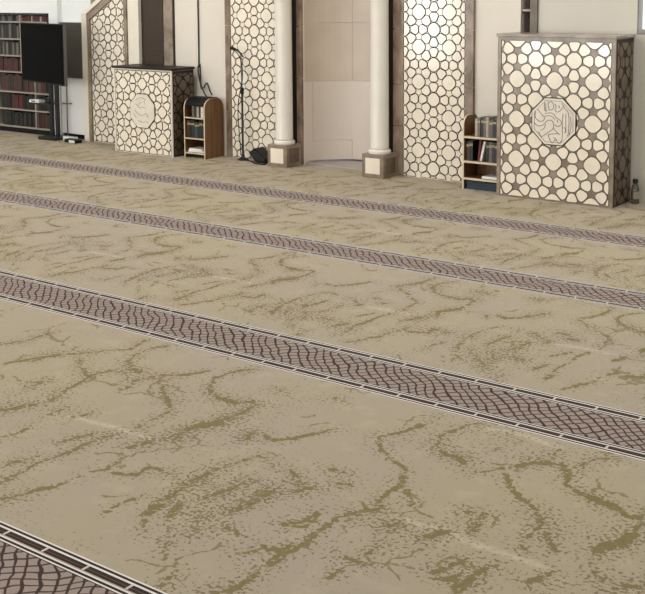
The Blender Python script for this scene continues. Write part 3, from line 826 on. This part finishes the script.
# cable down the wall and over the left lectern
tag(obj('wall_cable', tube(bmesh.new(), smooth_path([(-7.838, YW-.012, 3.3), (-7.838, YW-.012, 2.0), (-7.838, YW-.012, 1.0), (-7.835, YW-.03, .90), (-7.80, YW-.05, .78), (-7.74, YW-.06, .66), (-7.70, YW-.05, .60)], 8), .008), M['metalblk']),
    'black cable running down the cream wall behind the left lectern', 'cable')
tag(obj('loose_cable', tube(bmesh.new(), smooth_path([(-7.825, 8.51, .93), (-7.815, 8.505, .70), (-7.78, 8.505, .69), (-7.73, 8.505, .74), (-7.69, 8.505, .66), (-7.66, 8.505, .62)], 8), .006), M['black']),
    'thin looping black cable hanging between the left lectern and small bookcase', 'cable')

# ------------------------------------------------------------------ microphone stand and floor monitor
t = thing('microphone_stand', 'tall black microphone stand with boom before the left lattice panel', 'microphone stand', (-7.165, 8.40, 0))
bm = lathe(bmesh.new(), [(.055, 0), (.055, .012), (.02, .03), (.016, .06)], n=24); obj('base', bm, M['metalblk'], t)
obj('pole', tube(bmesh.new(), [(0, 0, .05), (0, 0, .70)], .011, 10), M['metalblk'], t)
obj('upper_pole', tube(bmesh.new(), [(0, 0, .70), (-.012, 0, 1.06)], .0075, 10), M['grey'], t)
obj('clutch', tube(bmesh.new(), [(0, 0, .665), (0, 0, .725)], .018, 12), M['black'], t)
obj('boom', tube(bmesh.new(), smooth_path([(.02, 0, 1.03), (-.012, 0, 1.065), (-.04, -.01, 1.09), (-.07, -.02, 1.105)]), .008, 10), M['metalblk'], t)
obj('microphone', tube(bmesh.new(), [(-.065, -.02, 1.102), (-.09, -.025, 1.115), (-.115, -.03, 1.118)], .016, 12), M['black'], t)
obj('cable', tube(bmesh.new(), smooth_path([(-.07, -.02, 1.09), (-.03, -.01, 1.05), (.02, -.02, .95), (.016, -.015, .8), (-.03, -.015, .62), (-.045, -.015, .45), (-.02, -.02, .2), (-.01, -.02, .05)]), .0045, 6), M['black'], t)
t = thing('monitor_speaker', 'black wedge floor speaker leaning beside the left column plinth', 'speaker', (-6.92, 8.40, 0), 0)
bm = bmesh.new(); poly = [(-.02, .008), (.10, .008), (.11, .05), (-.03, .145), (-.105, .095)]
prism(bm, [(x, z) for x, z in poly], -.075, .06)
obj('box_body', bm, M['black'], t)
bm = bmesh.new(); prism(bm, [(-.015, .025), (.085, .025), (.09, .05), (-.03, .125), (-.08, .09)], -.079, -.0745); obj('grille', bm, M['metalblk'], t)
bm = bmesh.new()
for q in (0, .08): box(bm, q-.015, q+.015, -.06, .045, 0, .008)
obj('foot', bm, M['black'], t)
tag(obj('floor_cable', tube(bmesh.new(), smooth_path([(-7.10, 8.38, .006), (-7.05, 8.36, .006), (-6.99, 8.35, .006), (-6.945, 8.29, .006), (-6.85, 8.26, .006), (-6.765, 8.27, .006)]), .006), M['black']),
    'black cable on the carpet between microphone stand and left column', 'cable')

# ------------------------------------------------------------------ narrow open bookcase beside the right lectern
ox, oy = -4.575, 8.225
t = thing('bookcase', 'narrow pale edged bookcase with rounded side standing beside the right lectern', 'bookcase', (ox, oy, 0))
OW, OD, OHT = .365, .25, .625
obj('side_panel', side_board(0, .014, OD, OHT, .08), [M['wood'], M['woodedge']], t)
obj('side_panel', side_board(OW-.014, OW, OD, OHT, .08), [M['wood'], M['woodedge']], t)
obj('back_panel', B(.0145, OW-.0145, OD-.012, OD-.004, .02, OHT-.08), M['wood'], t)
for z in (.10, .245, .455):
    s_ = obj('shelf', B(.0145, OW-.0145, .002, OD-.013, z-.018, z), M['wood'], t)
    obj('shelf_edging', B(.0145, OW-.0145, -.0005, .002, z-.018, z), M['woodedge'], s_)
row(ox+.105, ox+OW-.018, oy+.02, .455, .175, .16, ['beige', 'grey', 'dark grey', 'grey', 'beige', 'grey', 'dark grey'], 'top shelf of narrow bookcase', 'books in the narrow bookcase', (.022, .034))
row(ox+.018, ox+.115, oy+.02, .245, .185, .16, ['brown', 'black', 'dark grey'], 'middle shelf of narrow bookcase', 'books in the narrow bookcase', (.026, .034))
book(ox+.128, oy+.03, .245, .018, .18, .15, 'dark red', 'thin red leaning book on the middle shelf of the narrow bookcase', 'books in the narrow bookcase', .10, False)
book(ox+.150, oy+.024, .245, .020, .175, .15, 'white', 'white leaning book on the middle shelf of the narrow bookcase', 'books in the narrow bookcase', .22, False)
for i, c in enumerate(['black', 'grey', 'dark grey', 'navy', 'grey']):
    book(ox+.214+i*.0265, oy+.022, .245, .025, .185*(.9+.02*(i % 3)), .15, c, '%s upright book, %s right of the white leaning book' % (c, ORD[i]), 'books in the narrow bookcase')
o = obj('paper_stack', B(-.08, .08, -.08, .08, 0, .02, .002), M['paper'], None, (ox+.255, oy+.10, .1005)); tag(o, 'white papers lying on the lower shelf of the narrow bookcase', 'papers')
bxo = thing('storage_box', 'dark blue box under the lowest shelf of the narrow bookcase', 'box', (ox+.175, oy+.115, 0))
obj('carton', B(-.145, .145, -.095, .095, 0, .052, .003), M['blue'], bxo)
obj('lid', B(-.15, .15, -.1, .1, .052, .07, .003), M['blue'], bxo)

# ------------------------------------------------------------------ bottle behind the right lectern
t = thing('bottle', 'small bottle standing on the carpet behind the right lectern', 'bottle', (-3.135, 8.42, 0))
obj('glass_body', lathe(bmesh.new(), [(.028, .002), (.032, .012), (.032, .115), (.026, .14), (.016, .155), (.016, .165)], n=24), M['glass'], t, smooth=True)
obj('cap', lathe(bmesh.new(), [(.020, .165), (.021, .17), (.021, .192), (.016, .198)], n=20), M['metalblk'], t)
obj('label_band', lathe(bmesh.new(), [(.0326, .04), (.0326, .10)], n=24), M['chrome'], t)

# ------------------------------------------------------------------ light
def area(name, loc, rot, sx_, sy_, power, col=(.955, .975, .985)):
    l = bpy.data.lights.new(name, 'AREA'); l.shape = 'RECTANGLE'; l.size = sx_; l.size_y = sy_; l.energy = power; l.color = col
    o = bpy.data.objects.new(name, l); C.objects.link(o); o.location = loc; o.rotation_euler = rot; return o
for x in (-11, -8, -5, -2, 1):
    for y, p_ in ((.5, 15), (4.0, 22), (6.9, 38)):  # unseen rows; the one nearest the niche wall is added to brighten far carpet
        area('ceiling_fill_lamp', (x, y, CZ-.03), (0, 0, 0), 1.2, .6, p_)
for i, (a, b) in enumerate(WINS):
    area('daylight', ((a+b)/2, -3.0, 1.45), (math.radians(90), 0, 0), b-a-.1, 2.4, 58 if a < -7 else 13, (.955, .975, .985))
w_ = bpy.data.worlds.new('world'); S.world = w_; w_.use_nodes = True
w_.node_tree.nodes['Background'].inputs[0].default_value = (.9, .95, 1, 1); w_.node_tree.nodes['Background'].inputs[1].default_value = .3
S.view_settings.view_transform = 'Standard'; S.view_settings.look = 'None'; S.view_settings.gamma = 1; S.view_settings.use_curve_mapping = False
S.view_settings.exposure = 0.0
S.cycles.use_denoising = True
S.cycles.max_bounces = 6
